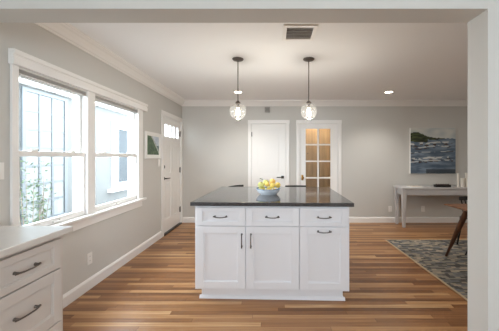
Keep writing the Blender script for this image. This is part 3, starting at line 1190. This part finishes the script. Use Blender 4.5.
# ================================================================== DINING END
# console table
ct = thing('console_table', 'long pale grey console table against the back wall below the painting', 'table', (3.23, 5.18, 0))
cx0, cx1, cy0, cy1 = 2.43, 4.03, 4.985, 5.375
link('tabletop', B(cx0, cx1, cy0, cy1, 0.728, 0.758, bev=0.004), M['console'], ct)
b = nb()
box(b, cx0 + 0.09, cx1 - 0.09, cy0 + 0.028, cy0 + 0.046, 0.612, 0.728)
box(b, cx0 + 0.09, cx1 - 0.09, cy1 - 0.046, cy1 - 0.028, 0.612, 0.728)
box(b, cx0 + 0.046, cx0 + 0.064, cy0 + 0.09, cy1 - 0.09, 0.612, 0.728)
box(b, cx1 - 0.064, cx1 - 0.046, cy0 + 0.09, cy1 - 0.09, 0.612, 0.728)
link('apron', b, M['console'], ct)
for x in (cx0 + 0.022, cx1 - 0.092):
    for y in (cy0 + 0.018, cy1 - 0.088):
        b = nb()
        w = 0.07
        q = 0.014
        vs = []
        for zz, s in ((0.0, q), (0.60, 0.0), (0.728, 0.0)):
            vs.append([b.verts.new(p) for p in ((x + s, y + s, zz), (x + w - s, y + s, zz), (x + w - s, y + w - s, zz), (x + s, y + w - s, zz))])
        for r0, r1 in zip(vs, vs[1:]):
            for i in range(4):
                b.faces.new((r0[i], r0[(i + 1) % 4], r1[(i + 1) % 4], r1[i]))
        b.faces.new(vs[0][::-1])
        b.faces.new(vs[-1])
        link('leg', b, M['console'], ct)

# things on the console
TZ = 0.758
bx = thing('organizer_tray', 'low black slotted tray lying on the console table under the painting', 'tray', (3.26, 5.10, TZ))
b = nb()
box(b, 3.120, 3.400, 5.06, 5.15, TZ, TZ + 0.010)
box(b, 3.120, 3.400, 5.06, 5.068, TZ + 0.010, TZ + 0.046)
box(b, 3.120, 3.400, 5.142, 5.15, TZ + 0.010, TZ + 0.046)
box(b, 3.120, 3.128, 5.068, 5.142, TZ + 0.010, TZ + 0.046)
box(b, 3.392, 3.400, 5.068, 5.142, TZ + 0.010, TZ + 0.046)
link('case', b, M['blackwood'], bx)
for k in range(6):
    x = 3.150 + k * 0.044
    link('holder', lathe(nb(), [(0.018, 0), (0.018, 0.046), (0.015, 0.052), (0, 0.050)], (x, 5.105, TZ + 0.010), 14), M['bronze'], bx, smooth=True)


def candle(x, y, r, h, label):
    t = thing('candle', label, 'candle', (x, y, TZ), 0, 'white candles on the console')
    link('wax', lathe(nb(), [(0, 0), (r, 0), (r, h - 0.004), (r - 0.004, h), (r * 0.5, h - 0.006), (0, h - 0.008)], (0, 0, 0), 24), M['candle'], t, world=False, smooth=True)
    link('wick', tube(nb(), [(0, 0, h - 0.008), (0.002, 0, h + 0.008)], 0.0015, 6), M['blackwood'], t, world=False)


candle(3.575, 5.12, 0.020, 0.265, 'thin tall white candle on the console, nearest the black tray')
candle(3.640, 5.09, 0.034, 0.175, 'thick short white candle on the console, between the two taller ones')
candle(3.728, 5.10, 0.032, 0.270, 'tall white candle on the console, next to the opening wall edge')
bo = thing('book_stack', 'small low stack of pale papers on the left of the console table', 'papers', (2.70, 5.12, TZ))
link('lower_sheet', B(2.62, 2.86, 5.04, 5.22, TZ, TZ + 0.010, bev=0.002), M['paper'], bo)
link('upper_sheet', B(2.635, 2.84, 5.05, 5.205, TZ + 0.010, TZ + 0.018, bev=0.002), M['candle'], bo)

# rug
pal = [(84, 82, 79), (108, 107, 104), (132, 128, 120), (152, 142, 126), (170, 157, 138), (96, 95, 92), (112, 114, 116), (74, 72, 70), (142, 135, 123)]
RX0, RX1, RY0, RY1 = 1.795, 4.45, 1.95, 4.26
rg = thing('area_rug', 'grey, slate and beige woven rug with a pale bound edge under the dining table', 'rug', ((RX0 + RX1) / 2, (RY0 + RY1) / 2, 0))
b = nb()
e = 0.022
box(b, RX0, RX0 + e, RY0, RY1, 0, 0.009, bev=0.002)
box(b, RX1 - e, RX1, RY0, RY1, 0, 0.009, bev=0.002)
box(b, RX0 + e, RX1 - e, RY0, RY0 + e, 0, 0.009, bev=0.002)
box(b, RX0 + e, RX1 - e, RY1 - e, RY1, 0, 0.009, bev=0.002)
link('binding', b, M['rugedge'], rg)
b = nb()
lay = b.loops.layers.float_color.new('paint')
rng = random.Random(3)
y = RY0 + e
row = 0
while y < RY1 - e - 1e-4:
    y2 = min(RY1 - e, y + 0.030)
    x = RX0 + e
    first = True
    while x < RX1 - e - 1e-4:
        L_ = rng.choice((0.04, 0.055, 0.075, 0.10))
        if first:
            L_ *= rng.random() * 0.8 + 0.2
            first = False
        x2 = min(RX1 - e, x + L_)
        c = lin(rng.choice(pal))
        f = b.faces.new([b.verts.new(p) for p in ((x, y, 0.008), (x2, y, 0.008), (x2, y2, 0.008), (x, y2, 0.008))])
        for lp in f.loops:
            lp[lay] = c
        x = x2
    y = y2
    row += 1
bmesh.ops.remove_doubles(b, verts=b.verts, dist=1e-5)
link('pile', b, M['rugm'], rg)

# dining table
dt = thing('dining_table', 'brown wooden dining table with splayed round legs on the rug', 'table', (3.15, 3.0, 0.0092))
b = nb()
prof = [(2.24, 0.704), (2.215, 0.716), (2.220, 0.724), (2.235, 0.727), (4.065, 0.727), (4.080, 0.724), (4.085, 0.716), (4.06, 0.704)]
prism(b, prof, 'Y', 2.55, 3.44)
link('tabletop', b, M['walnut'], dt)
for x in (2.36, 3.94):
    b = nb()
    box(b, x - 0.03, x + 0.03, 2.72, 3.27, 0.660, 0.704, bev=0.006)
    link('cross_rail', b, M['walnut_leg'], dt)
for x, s in ((2.325, -1), (3.975, 1)):
    for yy, ye in ((3.17, 3.545), (2.82, 2.445)):
        link('leg', flat(tube(nb(), [(x, yy, 0.700), (x + s * 0.005, (yy + ye) / 2, 0.36), (x + s * 0.008, ye, 0.0092)], [0.034, 0.028, 0.015], 14), 0.0092), M['walnut_leg'], dt, smooth=True)

# black spindle-back chair on the far side of the table
cc = thing('dining_chair', 'black spindle-back chair at the far side of the wooden dining table', 'chair', (3.03, 3.78, 0.0092))
b = nb()
so = []
for k in range(28):
    a = 2 * PI * k / 28
    ca, sa = math.cos(a), math.sin(a)
    so.append((0.255 * math.copysign(abs(ca) ** 0.6, ca), 0.215 * math.copysign(abs(sa) ** 0.6, sa)))
prism(b, so, 'Z', 0.432, 0.462)
link('seat', b, M['blackwood'], cc, world=False)
for sx, sy, tx, ty in ((-1, -1, 0.43, 0.20), (1, -1, 0.43, 0.20), (-1, 1, 0.235, 0.24), (1, 1, 0.235, 0.24)):
    link('leg', flat(tube(nb(), [(sx * 0.23 if sy > 0 else sx * 0.235, sy * 0.165, 0.44), (sx * (0.30 if sy < 0 else 0.232), sy * 0.19, 0.22), (sx * tx, sy * ty, 0.0)], [0.018, 0.016, 0.011], 10), 0.0), M['blackwood'], cc, world=False, smooth=True)


def railpt(u, z):
    return (u * 0.25, 0.235 - 0.055 * u * u, z)


for i in range(7):
    u = -0.86 + i * 1.72 / 6
    link('spindle', tube(nb(), [(u * 0.20, 0.175 - 0.03 * u * u, 0.455), railpt(u, 0.70)], 0.0085, 8), M['blackwood'], cc, world=False, smooth=True)
b = nb()
pr = [railpt(-1 + 2 * i / 12, 0)[:2] for i in range(13)]
pr2 = [(x, y - 0.024) for x, y in reversed(pr)]
prism(b, pr + pr2, 'Z', 0.680, 0.735)
bmesh.ops.recalc_face_normals(b, faces=b.faces)
link('top_rail', b, M['blackwood'], cc, world=False)

# ================================================================== HALL BEHIND THE GLAZED DOOR
wd = thing('wardrobe', 'tan wooden panelled wardrobe seen through the glazed door', 'wardrobe', (0.95, 6.7, 0))
link('body', B(-0.18, 2.08, 6.36, 6.88, 0.0, 2.44), M['closet'], wd)
for k in range(7):
    x0 = -0.175 + k * 0.322
    b = B(x0 + 0.004, x0 + 0.318, 6.338, 6.36, 0.08, 2.40, bev=0.003)
    d = link('door', b, M['closet'], wd)
    link('knob', lathe(nb(), [(0.008, 0), (0.008, -0.015), (0.014, -0.022), (0, -0.028)], (x0 + (0.28 if k % 2 == 0 else 0.04), 6.338, 1.42), 12, 'Y'), M['bronze'], d, smooth=True)
hl = bpy.data.lights.new('hall_lamp', 'POINT')
hl.energy = 12
hl.color = (1.0, 0.85, 0.66)
hl.shadow_soft_size = 0.10
ho = bpy.data.objects.new('hall_lamp', hl)
C.objects.link(ho)
ho.location = (0.95, 5.95, 2.33)

# ================================================================== BUSH OUTSIDE THE WINDOW
rng = random.Random(11)
bs = thing('garden_bush', 'thin sunlit bush with small leaves outside the nearer window', 'bush', (-2.44, 2.68, -0.10))
st_, lv = nb(), nb()
for k in range(10):
    ang = rng.uniform(0, 2 * PI)
    sp = rng.uniform(0.05, 0.24)
    top = Vector((math.cos(ang) * sp * 0.8, math.sin(ang) * sp * 1.3, rng.uniform(0.95, 1.42)))
    p0 = Vector((math.cos(ang) * 0.03, math.sin(ang) * 0.03, 0.0))
    mid = (p0 + top) / 2 + Vector((rng.uniform(-.04, .04), rng.uniform(-.04, .04), 0.08))
    pts = []
    for i in range(9):
        t = i / 8
        pts.append(p0 * (1 - t) ** 2 + mid * 2 * t * (1 - t) + top * t * t)
    tube(st_, pts, [0.006 - 0.0045 * i / 8 for i in range(9)], 6)
    for q in range(48):
        t = rng.uniform(0.42, 1.0)
        i = min(7, int(t * 8))
        base = pts[i].lerp(pts[i + 1], t * 8 - i)
        d = Vector((rng.uniform(-1, 1), rng.uniform(-1, 1), rng.uniform(-0.3, 0.9))).normalized()
        base = base + d * rng.uniform(0.0, 0.05)
        s = d.cross(Vector((rng.uniform(-1, 1), rng.uniform(-1, 1), rng.uniform(-1, 1)))).normalized()
        L_ = rng.uniform(0.028, 0.048)
        w = L_ * 0.24
        a_, b_, c_, d_ = base, base + d * L_ * 0.45 + s * w, base + d * L_, base + d * L_ * 0.45 - s * w
        lv.faces.new([lv.verts.new(p) for p in (a_, b_, c_, d_)])
link('stems', st_, M['twig'], bs, world=False, smooth=True)
bmesh.ops.solidify(lv, geom=lv.faces[:], thickness=0.0008)
link('foliage', lv, M['leaf'], bs, world=False)
